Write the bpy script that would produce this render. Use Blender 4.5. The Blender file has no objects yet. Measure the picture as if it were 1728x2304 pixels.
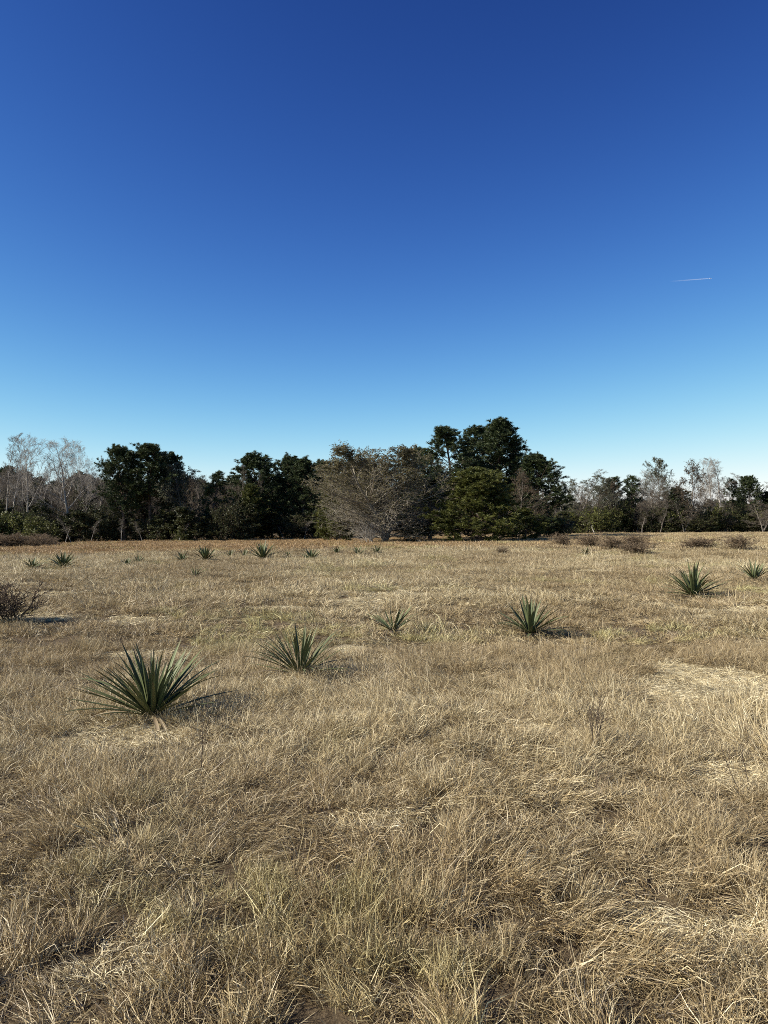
import bpy, math
import numpy as np
from mathutils import Vector

# ------------------------------------------------------------------ camera, sky, sun, exposure
scene = bpy.context.scene
C = scene.collection
FPX, CX, HZ, EYE = 1645.0, 864.0, 1165.0, 1.6      # focal length / centre / horizon row in photo pixels, eye height
cam_d = bpy.data.cameras.new('camera'); cam = bpy.data.objects.new('camera', cam_d); C.objects.link(cam)
cam_d.sensor_fit = 'VERTICAL'; cam_d.sensor_height = 24.0; cam_d.lens = 24.0 * FPX / 2304.0
cam_d.clip_start = 0.05; cam_d.clip_end = 90000
cam.location = (0, 0, EYE); cam.rotation_euler = (math.radians(90) + math.atan((HZ - 1152) / FPX), 0, 0)
scene.camera = cam

SUN_EL, SUN_AZ = 33.0, -104.0      # azimuth clockwise from the view direction (+Y); the sun stands on the left
w = bpy.data.worlds.new('World'); scene.world = w; w.use_nodes = True
nt = w.node_tree; nt.nodes.clear()
sky = nt.nodes.new('ShaderNodeTexSky'); sky.sky_type = 'NISHITA'; sky.sun_disc = False
sky.sun_elevation = math.radians(SUN_EL); sky.sun_rotation = math.radians(SUN_AZ)
sky.air_density = 0.6; sky.dust_density = 0.0; sky.ozone_density = 4.0; sky.altitude = 2000
EXPO = 0.68
def vmath(op, a, b=None, scale=None):
    n = nt.nodes.new('ShaderNodeVectorMath'); n.operation = op; nt.links.new(a, n.inputs[0])
    if scale is not None: n.inputs['Scale'].default_value = scale
    elif isinstance(b, tuple): n.inputs[1].default_value = b
    else: nt.links.new(b, n.inputs[1])
    return n.outputs[0]
gam = nt.nodes.new('ShaderNodeGamma'); gam.inputs[1].default_value = 2.2      # the camera's tone curve, over the whole sky alike
nt.links.new(vmath('SCALE', sky.outputs[0], scale=.429), gam.inputs[0])
toned = vmath('DIVIDE', gam.outputs[0], vmath('ADD', vmath('SCALE', gam.outputs[0], scale=1 / 1.2), (1, 1, 1)))
bg = nt.nodes.new('ShaderNodeBackground'); bg.inputs[1].default_value = 0.10
nt.links.new(vmath('MULTIPLY', vmath('SCALE', toned, scale=10 / 2 ** EXPO), (1.12, .97, .88)), bg.inputs[0])
out = nt.nodes.new('ShaderNodeOutputWorld'); nt.links.new(bg.outputs[0], out.inputs[0])
sun_d = bpy.data.lights.new('sun', 'SUN'); sun = bpy.data.objects.new('sun', sun_d); C.objects.link(sun)
sun_d.energy = 5.0; sun_d.angle = math.radians(0.5); sun_d.color = (1.0, 0.94, 0.84)
el, az = math.radians(SUN_EL), math.radians(SUN_AZ)
to_sun = Vector((math.sin(az) * math.cos(el), math.cos(az) * math.cos(el), math.sin(el)))
sun.rotation_euler = to_sun.to_track_quat('Z', 'Y').to_euler()
sun.location = (-30, 0, 40)
vs = scene.view_settings
vs.view_transform = 'Standard'; vs.look = 'None'; vs.exposure = EXPO; vs.gamma = 1.0; vs.use_curve_mapping = False
cy = scene.cycles
cy.use_denoising = False
cy.max_bounces = 5; cy.pixel_filter_type = 'BLACKMAN_HARRIS'; cy.filter_width = 0.95; cy.diffuse_bounces = 2; cy.glossy_bounces = 1; cy.transmission_bounces = 3; cy.transparent_max_bounces = 6

rng = np.random.default_rng(7)

# ------------------------------------------------------------------ noise and terrain
def vnoise(x, y, seed=0):
    x = np.asarray(x, float); y = np.asarray(y, float)
    xi = np.floor(x).astype(np.int64); yi = np.floor(y).astype(np.int64); fx = x - xi; fy = y - yi
    def h(a, b):
        n = (a * 374761393 + b * 668265263 + seed * 974634777) & 0xFFFFFFFF
        n = ((n ^ (n >> 13)) * 1274126177) & 0xFFFFFFFF
        return ((n ^ (n >> 16)) & 0xFFFFFF) / 16777215.0
    u = fx * fx * (3 - 2 * fx); v = fy * fy * (3 - 2 * fy)
    return (h(xi, yi) * (1 - u) + h(xi + 1, yi) * u) * (1 - v) + (h(xi, yi + 1) * (1 - u) + h(xi + 1, yi + 1) * u) * v
def fbm(x, y, s=0, o=3):
    t = 0; a = 0.5; n = 0
    for i in range(o):
        t = t + a * vnoise(x * 2 ** i + 17.3 * i, y * 2 ** i - 9.1 * i, s + i); n += a; a *= .5
    return t / n
def tz(x, y):
    x = np.asarray(x, float); y = np.asarray(y, float)
    d = np.hypot(x, y)
    u = np.where(y > 1, x / np.maximum(y, 1), np.sign(x) * .6)
    k = np.interp(np.clip(u, -.9, .9), [-.6, -.3, 0, .15, .3, .5], [.0215, .0185, .0150, .0130, .0070, .0045])
    dd = np.maximum(d - 25, 0); dd = dd * dd / (dd + 6)
    z = -k * np.minimum(dd, 85)
    far = np.maximum(d - 130, 0)
    z = z + np.clip(-u * .03 + .006, 0, .02) * np.minimum(far, 150)
    z = z + (fbm(x * .12, y * .12, 5) - .5) * .35 * np.clip((d - 4) / 12, 0, 1) * np.clip((130 - d) / 60, .2, 1)
    z = z + (fbm(x * .7, y * .7, 9, 2) - .5) * .10 * np.clip(d / 3, 0, 1)
    return z
def at(px, D):                       # ground point at depth D along the photo column px
    x = (px - CX) / FPX * D
    return np.array([x, D, float(tz(x, D))])
def ground_hit(px, py):              # where a photo pixel meets the (nearly flat) near ground
    d = EYE * FPX / (py - HZ)
    for _ in range(6):
        x = (px - CX) / FPX * d
        d = (EYE - float(tz(x, d))) * FPX / (py - HZ)
    return at(px, d)
def height(top, D, z): return EYE + (HZ - top) / FPX * D - z

# ------------------------------------------------------------------ mesh helpers
def make_mesh(name, V, F, mats, tone=None, smooth=False, midx=None):
    me = bpy.data.meshes.new(name)
    V = np.asarray(V, np.float32).reshape(-1, 3); F = np.asarray(F, np.int32)
    k = F.shape[1]
    me.vertices.add(len(V)); me.vertices.foreach_set('co', V.ravel())
    me.loops.add(F.size); me.loops.foreach_set('vertex_index', F.ravel())
    me.polygons.add(len(F)); me.polygons.foreach_set('loop_start', np.arange(0, F.size, k, dtype=np.int32))
    for m in mats: me.materials.append(m)
    if midx is not None: me.polygons.foreach_set('material_index', np.asarray(midx, np.int32))
    me.update(calc_edges=True)
    if smooth: me.polygons.foreach_set('use_smooth', np.ones(len(F), bool))
    if tone is not None:
        a = me.attributes.new('tone', 'FLOAT', 'POINT'); a.data.foreach_set('value', np.asarray(tone, np.float32))
    return me
def obj(name, me, parent=None):
    o = bpy.data.objects.new(name, me); C.objects.link(o)
    if parent is not None: o.parent = parent
    return o
def tag(o, label, cat, group=None):
    o['label'] = label; o['category'] = cat
    if group: o['group'] = group
    return o
def nrm(v): return v / np.maximum(np.linalg.norm(v, axis=-1, keepdims=True), 1e-9)
def grow(start, d, L, n, up=0.0, wig=0.1, r=rng):
    B = len(start); P = np.empty((B, n, 3)); P[:, 0] = start; d = nrm(d); st = (L / (n - 1))[:, None]
    for i in range(1, n):
        d = nrm(d + np.array([0, 0, up]) + r.normal(0, wig, (B, 3)))
        P[:, i] = P[:, i - 1] + d * st
    return P
def sample(P, t):                    # positions and tangents at parameter t (B,m)
    B, n, _ = P.shape; f = t * (n - 1); i = np.clip(f.astype(int), 0, n - 2); a = (f - i)[..., None]
    b = np.arange(B)[:, None]; p0 = P[b, i]; p1 = P[b, i + 1]
    return p0 * (1 - a) + p1 * a, nrm(p1 - p0)
def children(P, R, m, t0, t1, ang, angj, lenf, n, up, wig, rr=.6, r=rng, rmin=.003):
    B = len(P); t = t0 + (t1 - t0) * (np.arange(m)[None] + r.random((B, m))) / m
    p, T = sample(P, t)
    ref = np.where(np.abs(T[..., 2:3]) > .9, np.array([1., 0, 0]), np.array([0, 0, 1.]))
    a = nrm(np.cross(T, ref)); b = np.cross(T, a)
    az_ = np.arange(m)[None] * 2.4 + r.random((B, 1)) * 6.28 + r.normal(0, .5, (B, m))
    A = ang(t) if callable(ang) else ang
    A = A + r.normal(0, angj, (B, m))
    D = T * np.cos(A)[..., None] + (a * np.cos(az_)[..., None] + b * np.sin(az_)[..., None]) * np.sin(A)[..., None]
    LP = np.linalg.norm(np.diff(P, axis=1), axis=2).sum(1)[:, None]
    L = lenf(t, LP) * r.uniform(.7, 1.2, (B, m))
    nR = R.shape[1]; ri = np.clip((t * (nR - 1)).round().astype(int), 0, nR - 1)
    r0 = np.maximum(R[np.arange(B)[:, None], ri] * rr, rmin)
    Q = grow(p.reshape(-1, 3), D.reshape(-1, 3), L.ravel(), n, up, wig, r)
    RR = r0.reshape(-1, 1) * np.linspace(1, .35, n)[None]
    return Q, np.maximum(RR, rmin * .7)
def tubes(P, R, k):
    B, n, _ = P.shape; T = nrm(np.gradient(P, axis=1))
    ref = np.where(np.abs(T[:, :1, 2:3]) > .9, np.array([1., 0, 0]), np.array([0, 0, 1.]))
    a = nrm(np.cross(T, np.broadcast_to(ref, T.shape))); b = np.cross(T, a)
    th = np.arange(k) * 2 * math.pi / k
    V = P[:, :, None] + R[:, :, None, None] * (a[:, :, None] * np.cos(th)[:, None] + b[:, :, None] * np.sin(th)[:, None])
    idx = np.arange(B * n * k).reshape(B, n, k); nx = np.roll(idx, -1, axis=2)
    F = np.stack([idx[:, :-1], nx[:, :-1], nx[:, 1:], idx[:, 1:]], -1).reshape(-1, 4)
    return V.reshape(-1, 3), F
def join(parts):                     # [(V,F)] -> V,F
    Vs, Fs, o = [], [], 0
    for V, F in parts: Vs.append(V); Fs.append(F + o); o += len(V)
    return np.concatenate(Vs), np.concatenate(Fs)
def needles(cen, tan, K, l0, l1, wd, r, up=.45, spread=.7):
    N = len(cen); D = nrm(tan[:, None] * .6 + np.array([0, 0, up]) + r.normal(0, spread, (N, K, 3)))
    S = nrm(np.cross(D, r.normal(0, 1, (N, K, 3)))) * wd
    L = r.uniform(l0, l1, (N, K, 1)); c = cen[:, None]
    V = np.stack([c - S, c + S, c + D * L + S * .25, c + D * L - S * .25], 2).reshape(-1, 3)
    F = np.arange(len(V)).reshape(-1, 4)
    tone = np.repeat(np.clip(np.repeat(r.random(N), K) + r.normal(0, .12, N * K), 0, 1), 4)
    return V, F, tone
def leaves(cen, size, r, droop=.3):
    N = len(cen); D = nrm(r.normal(0, 1, (N, 3)) - np.array([0, 0, droop])); S = nrm(np.cross(D, r.normal(0, 1, (N, 3))))
    L = size * r.uniform(.6, 1.3, (N, 1)); W = L * .32
    V = np.stack([cen, cen + D * L * .5 + S * W, cen + D * L, cen + D * L * .5 - S * W], 1).reshape(-1, 3)
    return V, np.arange(4 * N).reshape(-1, 4), np.repeat(r.random(N), 4)

# ------------------------------------------------------------------ materials
def new_mat(name):
    m = bpy.data.materials.new(name); m.use_nodes = True; t = m.node_tree; t.nodes.clear()
    return m, t, t.nodes.new('ShaderNodeOutputMaterial')
def ramp(t, cols, fac):
    r = t.nodes.new('ShaderNodeValToRGB'); e = r.color_ramp.elements
    while len(e) < len(cols): e.new(.5)
    for i, (p, c) in enumerate(cols): e[i].position = p; e[i].color = (*c, 1)
    t.links.new(fac, r.inputs[0]); return r.outputs[0]
def leaf_mat(name, cols, trans=.25, rough=.55, spec=.25, tint=False):
    m, t, o = new_mat(name)
    at_ = t.nodes.new('ShaderNodeAttribute'); at_.attribute_name = 'tone'
    col = ramp(t, cols, at_.outputs['Fac'])
    if tint:
        ti = t.nodes.new('ShaderNodeAttribute'); ti.attribute_type = 'INSTANCER'; ti.attribute_name = 'tint'
        mx = t.nodes.new('ShaderNodeMix'); mx.data_type = 'RGBA'; mx.blend_type = 'MULTIPLY'; mx.inputs[0].default_value = 1
        t.links.new(col, mx.inputs[6]); t.links.new(ti.outputs['Vector'], mx.inputs[7]); col = mx.outputs[2]
    p = t.nodes.new('ShaderNodeBsdfPrincipled'); p.inputs['Roughness'].default_value = rough; p.inputs['Specular IOR Level'].default_value = spec
    tr = t.nodes.new('ShaderNodeBsdfTranslucent'); mix = t.nodes.new('ShaderNodeMixShader'); mix.inputs[0].default_value = trans
    t.links.new(col, p.inputs['Base Color']); t.links.new(col, tr.inputs[0])
    t.links.new(p.outputs[0], mix.inputs[1]); t.links.new(tr.outputs[0], mix.inputs[2]); t.links.new(mix.outputs[0], o.inputs[0])
    return m
def bark_mat(name, c0, c1, scale=6.0):
    m, t, o = new_mat(name)
    tc = t.nodes.new('ShaderNodeTexCoord'); mp = t.nodes.new('ShaderNodeMapping'); mp.inputs['Scale'].default_value = (scale, scale, scale * .25)
    n = t.nodes.new('ShaderNodeTexNoise'); n.inputs['Scale'].default_value = 3.0; n.inputs['Detail'].default_value = 5
    t.links.new(tc.outputs['Object'], mp.inputs[0]); t.links.new(mp.outputs[0], n.inputs['Vector'])
    col = ramp(t, [(.35, c0), (.65, c1)], n.outputs['Fac'])
    p = t.nodes.new('ShaderNodeBsdfPrincipled'); p.inputs['Roughness'].default_value = .9; p.inputs['Specular IOR Level'].default_value = .1
    b = t.nodes.new('ShaderNodeBump'); b.inputs['Strength'].default_value = .5; b.inputs['Distance'].default_value = .03
    t.links.new(n.outputs['Fac'], b.inputs['Height']); t.links.new(b.outputs[0], p.inputs['Normal'])
    t.links.new(col, p.inputs['Base Color']); t.links.new(p.outputs[0], o.inputs[0])
    return m
M = {}
M['pine'] = leaf_mat('pine_needles', [(0, (.024, .036, .015)), (.6, (.054, .074, .027)), (1, (.102, .120, .044))], .15, .5, .3)
M['olive'] = leaf_mat('young_pine_needles', [(0, (.055, .062, .014)), (.6, (.108, .116, .028)), (1, (.170, .172, .045))], .2, .5, .3)
M['cedar'] = leaf_mat('evergreen_leaves', [(0, (.028, .034, .012)), (.6, (.058, .064, .022)), (1, (.110, .104, .038))], .2, .5, .3)
M['oakgreen'] = leaf_mat('thin_olive_leaves', [(0, (.075, .072, .028)), (.5, (.14, .122, .052)), (1, (.20, .165, .08))], .3)
M['brownleaf'] = leaf_mat('dead_brown_leaves', [(0, (.055, .036, .020)), (.5, (.10, .068, .038)), (1, (.16, .115, .062))], .3)
M['greygreen'] = leaf_mat('grey_green_leaves', [(0, (.060, .066, .036)), (.5, (.10, .105, .06)), (1, (.15, .145, .085))], .3)
M['pinebark'] = bark_mat('pine_bark', (.07, .05, .038), (.17, .125, .095))
M['greybark'] = bark_mat('grey_bark', (.11, .095, .075), (.24, .205, .165))
M['palebark'] = bark_mat('pale_bark', (.22, .195, .165), (.46, .42, .36))
M['brownbark'] = bark_mat('brown_twig_bark', (.07, .052, .038), (.15, .112, .082))
M['herobark'] = bark_mat('weathered_grey_bark', (.19, .163, .122), (.38, .335, .26))
M['tanbark'] = bark_mat('tan_weed_stems', (.18, .130, .082), (.33, .25, .165))

def ground_mat():
    m, t, o = new_mat('dry_thatch_ground')
    tc = t.nodes.new('ShaderNodeTexCoord')
    n1 = t.nodes.new('ShaderNodeTexNoise'); n1.inputs['Scale'].default_value = .35; n1.inputs['Detail'].default_value = 6
    n2 = t.nodes.new('ShaderNodeTexNoise'); n2.inputs['Scale'].default_value = 38; n2.inputs['Detail'].default_value = 6; n2.inputs['Roughness'].default_value = .7
    t.links.new(tc.outputs['Object'], n1.inputs['Vector']); t.links.new(tc.outputs['Object'], n2.inputs['Vector'])
    ad = t.nodes.new('ShaderNodeMath'); ad.operation = 'MULTIPLY_ADD'; ad.inputs[1].default_value = .4
    t.links.new(n1.outputs['Fac'], ad.inputs[0])
    sc = t.nodes.new('ShaderNodeMath'); sc.operation = 'MULTIPLY'; sc.inputs[1].default_value = .6
    t.links.new(n2.outputs['Fac'], sc.inputs[0]); t.links.new(sc.outputs[0], ad.inputs[2])
    col = ramp(t, [(.33, (.060, .042, .024)), (.5, (.13, .095, .056)), (.68, (.26, .20, .125))], ad.outputs[0])
    p = t.nodes.new('ShaderNodeBsdfPrincipled'); p.inputs['Roughness'].default_value = .95; p.inputs['Specular IOR Level'].default_value = .05
    b = t.nodes.new('ShaderNodeBump'); b.inputs['Strength'].default_value = .8; b.inputs['Distance'].default_value = .03
    t.links.new(n2.outputs['Fac'], b.inputs['Height']); t.links.new(b.outputs[0], p.inputs['Normal'])
    t.links.new(col, p.inputs['Base Color']); t.links.new(p.outputs[0], o.inputs[0])
    return m
M['ground'] = ground_mat()
M['grass'] = leaf_mat('dry_grass', [(0, (.13, .092, .048)), (.3, (.36, .275, .145)), (.65, (.64, .52, .29)), (1, (.90, .80, .53))], .15, .45, .35, tint=True)

# ------------------------------------------------------------------ ground sheet
def polar_ground():
    ds = np.concatenate([[0], np.geomspace(.6, 140, 150), np.geomspace(150, 6000, 30)])
    az_ = np.linspace(-math.pi, math.pi, 361)[:-1]
    D, A = np.meshgrid(ds, az_, indexing='ij'); X = D * np.sin(A); Y = D * np.cos(A)
    V = np.stack([X, Y, tz(X, Y)], -1).reshape(-1, 3)
    i = np.arange(len(ds) * 360).reshape(len(ds), 360); j = np.roll(i, -1, 1)
    F = np.stack([i[:-1], i[1:], j[1:], j[:-1]], -1).reshape(-1, 4)
    g = obj('field_ground', make_mesh('field_ground', V, F, [M['ground']], smooth=True)); g['kind'] = 'structure'
polar_ground()

# ------------------------------------------------------------------ scatter: one points mesh, instanced in a node modifier
def scatter(name, pts, rot, scl, idx, tint, sources, label, cat):
    me = bpy.data.meshes.new(name); me.vertices.add(len(pts)); me.vertices.foreach_set('co', np.asarray(pts, np.float32).ravel())
    for nm, ty, dat in (('rot', 'FLOAT_VECTOR', rot), ('scl', 'FLOAT_VECTOR', scl), ('tint', 'FLOAT_VECTOR', tint)):
        a = me.attributes.new(nm, ty, 'POINT'); a.data.foreach_set('vector', np.asarray(dat, np.float32).ravel())
    a = me.attributes.new('pick', 'INT', 'POINT'); a.data.foreach_set('value', np.asarray(idx, np.int32))
    col = bpy.data.collections.new(name + '_kinds')
    for i, s in enumerate(sources):
        so = bpy.data.objects.new('%s_kind_%03d' % (name, i), s); col.objects.link(so)
    o = obj(name, me); o['kind'] = 'stuff'; o['label'] = label; o['category'] = cat
    ng = bpy.data.node_groups.new(name, 'GeometryNodeTree')
    ng.interface.new_socket('Geometry', in_out='INPUT', socket_type='NodeSocketGeometry')
    ng.interface.new_socket('Geometry', in_out='OUTPUT', socket_type='NodeSocketGeometry')
    N = ng.nodes; i_ = N.new('NodeGroupInput'); o_ = N.new('NodeGroupOutput'); ip = N.new('GeometryNodeInstanceOnPoints')
    ci = N.new('GeometryNodeCollectionInfo'); ci.inputs['Collection'].default_value = col
    ci.inputs['Separate Children'].default_value = True; ci.inputs['Reset Children'].default_value = True
    def na(nm, ty):
        n = N.new('GeometryNodeInputNamedAttribute'); n.data_type = ty; n.inputs[0].default_value = nm; return n.outputs[0]
    ip.inputs['Pick Instance'].default_value = True
    ng.links.new(i_.outputs[0], ip.inputs['Points']); ng.links.new(ci.outputs[0], ip.inputs['Instance'])
    ng.links.new(na('pick', 'INT'), ip.inputs['Instance Index']); ng.links.new(na('rot', 'FLOAT_VECTOR'), ip.inputs['Rotation'])
    ng.links.new(na('scl', 'FLOAT_VECTOR'), ip.inputs['Scale']); ng.links.new(ip.outputs[0], o_.inputs[0])
    md = o.modifiers.new('scatter', 'NODES'); md.node_group = ng
    return o

# ------------------------------------------------------------------ trees: builders return (trunk mesh, crown mesh, nominal height, nominal width)
def finish(seed, wood, fine, fol, bark, leafm):
    V, F = join(wood); tm = make_mesh('trunk', V, F, [bark], smooth=True)
    mats, Vs, Fs, Ts, Ms, o = [], [], [], [], [], 0
    for (V, F, T, m) in fine + fol:
        if m not in mats: mats.append(m)
        Vs.append(V); Fs.append(F + o); o += len(V); Ts.append(T if T is not None else np.full(len(V), .5)); Ms.append(np.full(len(F), mats.index(m)))
    V = np.concatenate(Vs)
    cm = make_mesh('crown', V, np.concatenate(Fs), mats, tone=np.concatenate(Ts), midx=np.concatenate(Ms))
    a = np.percentile(V, [5, 95], axis=0)
    return tm, cm, float(V[:, 2].max()), float((a[1, 0] - a[0, 0] + a[1, 1] - a[0, 1]) / 2)
def pine(seed, H=10., cb=.4, rmax=2.2, limbs=55, sub=8, tuf=7, K=12, mat='pine', conic=0., lean=.0, thin=1.0, nl=.24, nw=.02):
    r = np.random.default_rng(seed)
    T = grow(np.zeros((1, 3)), np.array([[lean, 0, 1.]]), np.array([H * .97]), 12, .04, .025, r); TR = np.linspace(.016 * H, .025, 12)[None]
    TR[:, 0] *= 1.3
    def prof(t):
        s = np.clip((t - cb) / (1 - cb), 0, 1)
        round_ = np.sqrt(np.clip(1 - s ** 2.8, .10, 1)) * (.62 + .38 * np.clip(s / .3, 0, 1))
        return rmax * ((1 - conic) * round_ + conic * ((1 - s) ** .8 + .06))
    L1, R1 = children(T, TR, limbs, cb, .985, lambda t: np.interp(t, [cb, 1], [1.5, .55]), .18, lambda t, L: prof(t), 7, .06, .10, .42, r, .008)
    L2, R2 = children(L1, R1, sub, .28, 1., .75, .25, lambda t, L: L * .30 * (1.25 - .6 * t) + .22, 4, .07, .12, .5, r, .006)
    pt, tn = sample(L2, .35 + .65 * r.random((len(L2), tuf)))
    keep = r.random(pt.shape[:2]) < thin
    cen = (pt + r.normal(0, .05, pt.shape))[keep]; tn = tn[keep]
    nv = needles(cen, tn, K, nl * .65, nl, nw, r)
    return finish(seed, [tubes(T, TR, 8), tubes(L1, R1, 5)], [(*tubes(L2, R2, 3), None, M['pinebark'])], [(*nv, M[mat])], M['pinebark'], None)
def broad(seed, H=9., stems=1, stem_spread=.1, trunk_r=.12, limbs=16, l1=(.3, .98), a1=(1.0, .5), prof=lambda s: 1 - .6 * s, spread=.35, up=.10,
          sub=(8, 6, 4), bark='greybark', fine='greybark', leafm=None, nleaf=0, lsize=.09, tmin=.35, twig=.0045, wig=.12, lowz=None, leafz=0.):
    r = np.random.default_rng(seed)
    st = np.zeros((stems, 3)); st[:, :2] = r.normal(0, .06 * (stems > 1), (stems, 2))
    d = np.c_[r.normal(0, stem_spread, (stems, 2)), np.ones(stems)]
    T = grow(st, d, H * r.uniform(.85, 1., stems), 10, .03, .05, r); TR = (trunk_r * r.uniform(.7, 1, (stems, 1))) * np.linspace(1, .12, 10)[None]
    L1, R1 = children(T, TR, limbs, l1[0], l1[1], lambda t: np.interp(t, l1, a1), .2, lambda t, L: H * spread * prof((t - l1[0]) / (l1[1] - l1[0])), 7, up, wig, .5, r, .008)
    L2, R2 = children(L1, R1, sub[0], tmin - .1, 1., .7, .2, lambda t, L: L * .48 * (1.15 - .5 * t), 5, up * .8, wig, .55, r, .006)
    L3, R3 = children(L2, R2, sub[1], .25, 1., .65, .25, lambda t, L: L * .5 * (1.15 - .5 * t), 4, up * .6, wig, .6, r, twig)
    L4, R4 = children(L3, R3, sub[2], .2, 1., .6, .25, lambda t, L: L * .55 + .06, 3, up * .5, wig, .7, r, twig)
    if lowz is not None:
        for q in (L1, L2, L3, L4): q[..., 2] = np.where(q[..., 2] < lowz, lowz + (lowz - q[..., 2]) * .3, q[..., 2])
    f = [(*tubes(L2, R2, 3), None, M[fine]), (*tubes(L3, R3, 3), None, M[fine]), (*tubes(L4, R4, 3), None, M[fine])]
    fol = []
    if nleaf:
        p, _ = sample(L4, r.random((len(L4), nleaf))); p = p.reshape(-1, 3)
        if leafz: p = p[r.random(len(p)) < np.clip((p[:, 2] / H - .3) / leafz, .12, 1)]
        fol = [(*leaves(p + r.normal(0, .03, p.shape), lsize, r), M[leafm])]
    return finish(seed, [tubes(T, TR, 7), tubes(L1, R1, 5)], f, fol, M[bark], None)
def bush(seed, H=2.5, W=2.6, stems=9, sub=(6, 5, 4), leafm='cedar', nleaf=6, lsize=.10, bark='brownbark', up=.06, droop=.9):
    r = np.random.default_rng(seed)
    st = np.c_[r.normal(0, .05 * W, (stems, 2)), np.zeros(stems)]
    d = np.c_[r.normal(0, droop * .5 * W / H, (stems, 2)), np.ones(stems)]
    T = grow(st, d, H * r.uniform(.7, 1.1, stems), 7, up, .12, r); TR = np.full((stems, 1), .012 * H) * np.linspace(1, .3, 7)[None]
    L1, R1 = children(T, TR, sub[0] + 3, .08, 1., .95, .3, lambda t, L: L * .42 * (1.2 - .6 * t), 5, up, .15, .55, r, .006)
    L2, R2 = children(L1, R1, sub[1], .15, 1., .8, .3, lambda t, L: L * .5, 4, up, .15, .6, r, .005)
    L3, R3 = children(L2, R2, sub[2], .1, 1., .7, .3, lambda t, L: L * .55 + .05, 3, up, .15, .7, r, .004)
    for q in (L1, L2, L3): q[..., 2] = np.abs(q[..., 2]) + .02
    f = [(*tubes(L2, R2, 3), None, M[bark]), (*tubes(L3, R3, 3), None, M[bark])]
    fol = []
    if nleaf:
        p, _ = sample(L3, r.random((len(L3), nleaf))); p = p.reshape(-1, 3)
        fol = [(*leaves(p + r.normal(0, .03, p.shape), lsize, r), M[leafm])]
    return finish(seed, [tubes(T, TR, 5), tubes(L1, R1, 4)], f, fol, M[bark], None)

PR = {
    'pine_a': pine(11, 10, .34, 2.3, 84), 'pine_b': pine(12, 10, .42, 2.0, 70, lean=.05), 'pine_c': pine(13, 10, .42, 2.2, 70, lean=-.06),
    'pine_d': pine(14, 10, .10, 2.4, 110), 'pine_open': pine(15, 10, .52, 2.5, 40, thin=.85, lean=.08),
    'pine_thin': pine(16, 8, .25, 1.2, 40, 6, 6, 9, thin=.7),
    'young': pine(17, 6.5, .04, 2.7, 125, 8, 7, 12, 'olive', conic=.55), 'young_b': pine(18, 6, .04, 2.1, 90, 7, 6, 11, 'olive', conic=.3),
    'bare_a': broad(21, 9, limbs=16, l1=(.3, .98), a1=(.75, .45), spread=.32, up=.12, bark='palebark', fine='palebark', trunk_r=.10),
    'bare_b': broad(22, 9, limbs=14, l1=(.38, .98), a1=(.9, .5), spread=.30, up=.12, bark='palebark', fine='palebark', trunk_r=.09),
    'bare_slim': broad(23, 9, limbs=18, l1=(.35, .98), a1=(.7, .4), spread=.14, up=.15, sub=(6, 5, 3), bark='palebark', fine='greybark', trunk_r=.07),
    'bare_slim_b': broad(27, 9, limbs=14, l1=(.25, .98), a1=(.8, .4), spread=.18, up=.13, sub=(6, 5, 3), bark='greybark', fine='greybark', trunk_r=.08),
    'bare_grey': broad(24, 8, stems=3, stem_spread=.16, limbs=14, l1=(.15, .98), a1=(.9, .5), spread=.26, up=.08, sub=(7, 5, 3), trunk_r=.07, leafm='brownleaf', nleaf=1, lsize=.06),
    'oak_brown': broad(25, 8, limbs=18, l1=(.28, .98), a1=(1.15, .5), spread=.42, up=.06, sub=(8, 5, 3), leafm='brownleaf', nleaf=3, lsize=.10, trunk_r=.14, wig=.17),
    'oak_green': broad(26, 8, limbs=18, l1=(.3, .98), a1=(1.1, .5), spread=.38, up=.06, sub=(8, 5, 3), leafm='greygreen', nleaf=4, lsize=.10, trunk_r=.12, wig=.17),
    'cedar_a': bush(31, 3, 2.8, 10, leafm='cedar'), 'cedar_b': bush(32, 3, 2.2, 8, leafm='cedar', droop=.6), 'cedar_c': bush(33, 2.2, 3, 11, leafm='olive'),
    'tall_cedar': broad(34, 5, limbs=34, l1=(.06, .98), a1=(1.35, .6), spread=.28, up=.05, sub=(5, 4, 3), leafm='cedar', nleaf=5, lsize=.11, trunk_r=.07, bark='brownbark', fine='brownbark', lowz=.1),
    'brush': bush(35, 1.3, 2.2, 20, (7, 6, 4), 'brownleaf', 1, .05, 'tanbark', .07), 'weed': bush(36, 1.1, .9, 12, (5, 4, 3), 'brownleaf', 1, .05, 'tanbark', .12, .7), 'weed_b': bush(38, .9, 1.1, 14, (5, 4, 3), 'brownleaf', 2, .05, 'tanbark', .05, .9),
    'bare_shrub': bush(37, 2.2, 1.8, 8, (6, 5, 3), None, 0, bark='palebark', up=.1),
}
HERO = broad(41, 8.6, stems=4, stem_spread=.22, limbs=26, l1=(.05, .98), a1=(1.25, .35), prof=lambda s: .72 + .5 * np.sin(math.pi * np.clip(s, 0, 1) ** .8) - .45 * s,
             spread=.40, up=.055, sub=(9, 6, 4), bark='herobark', fine='herobark', leafm='oakgreen', nleaf=3, lsize=.10, trunk_r=.17, lowz=.15, wig=.08, twig=.006, leafz=.45)
HP = {'D': pine(51, 12, .44, 2.3, 56, 8, 7, 12, thin=.9, lean=-.05), 'E': pine(52, 12, .42, 1.7, 64), 'F': pine(53, 12, .38, 2.1, 110),
      'G': pine(54, 10, .05, 2.5, 130)}

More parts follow.
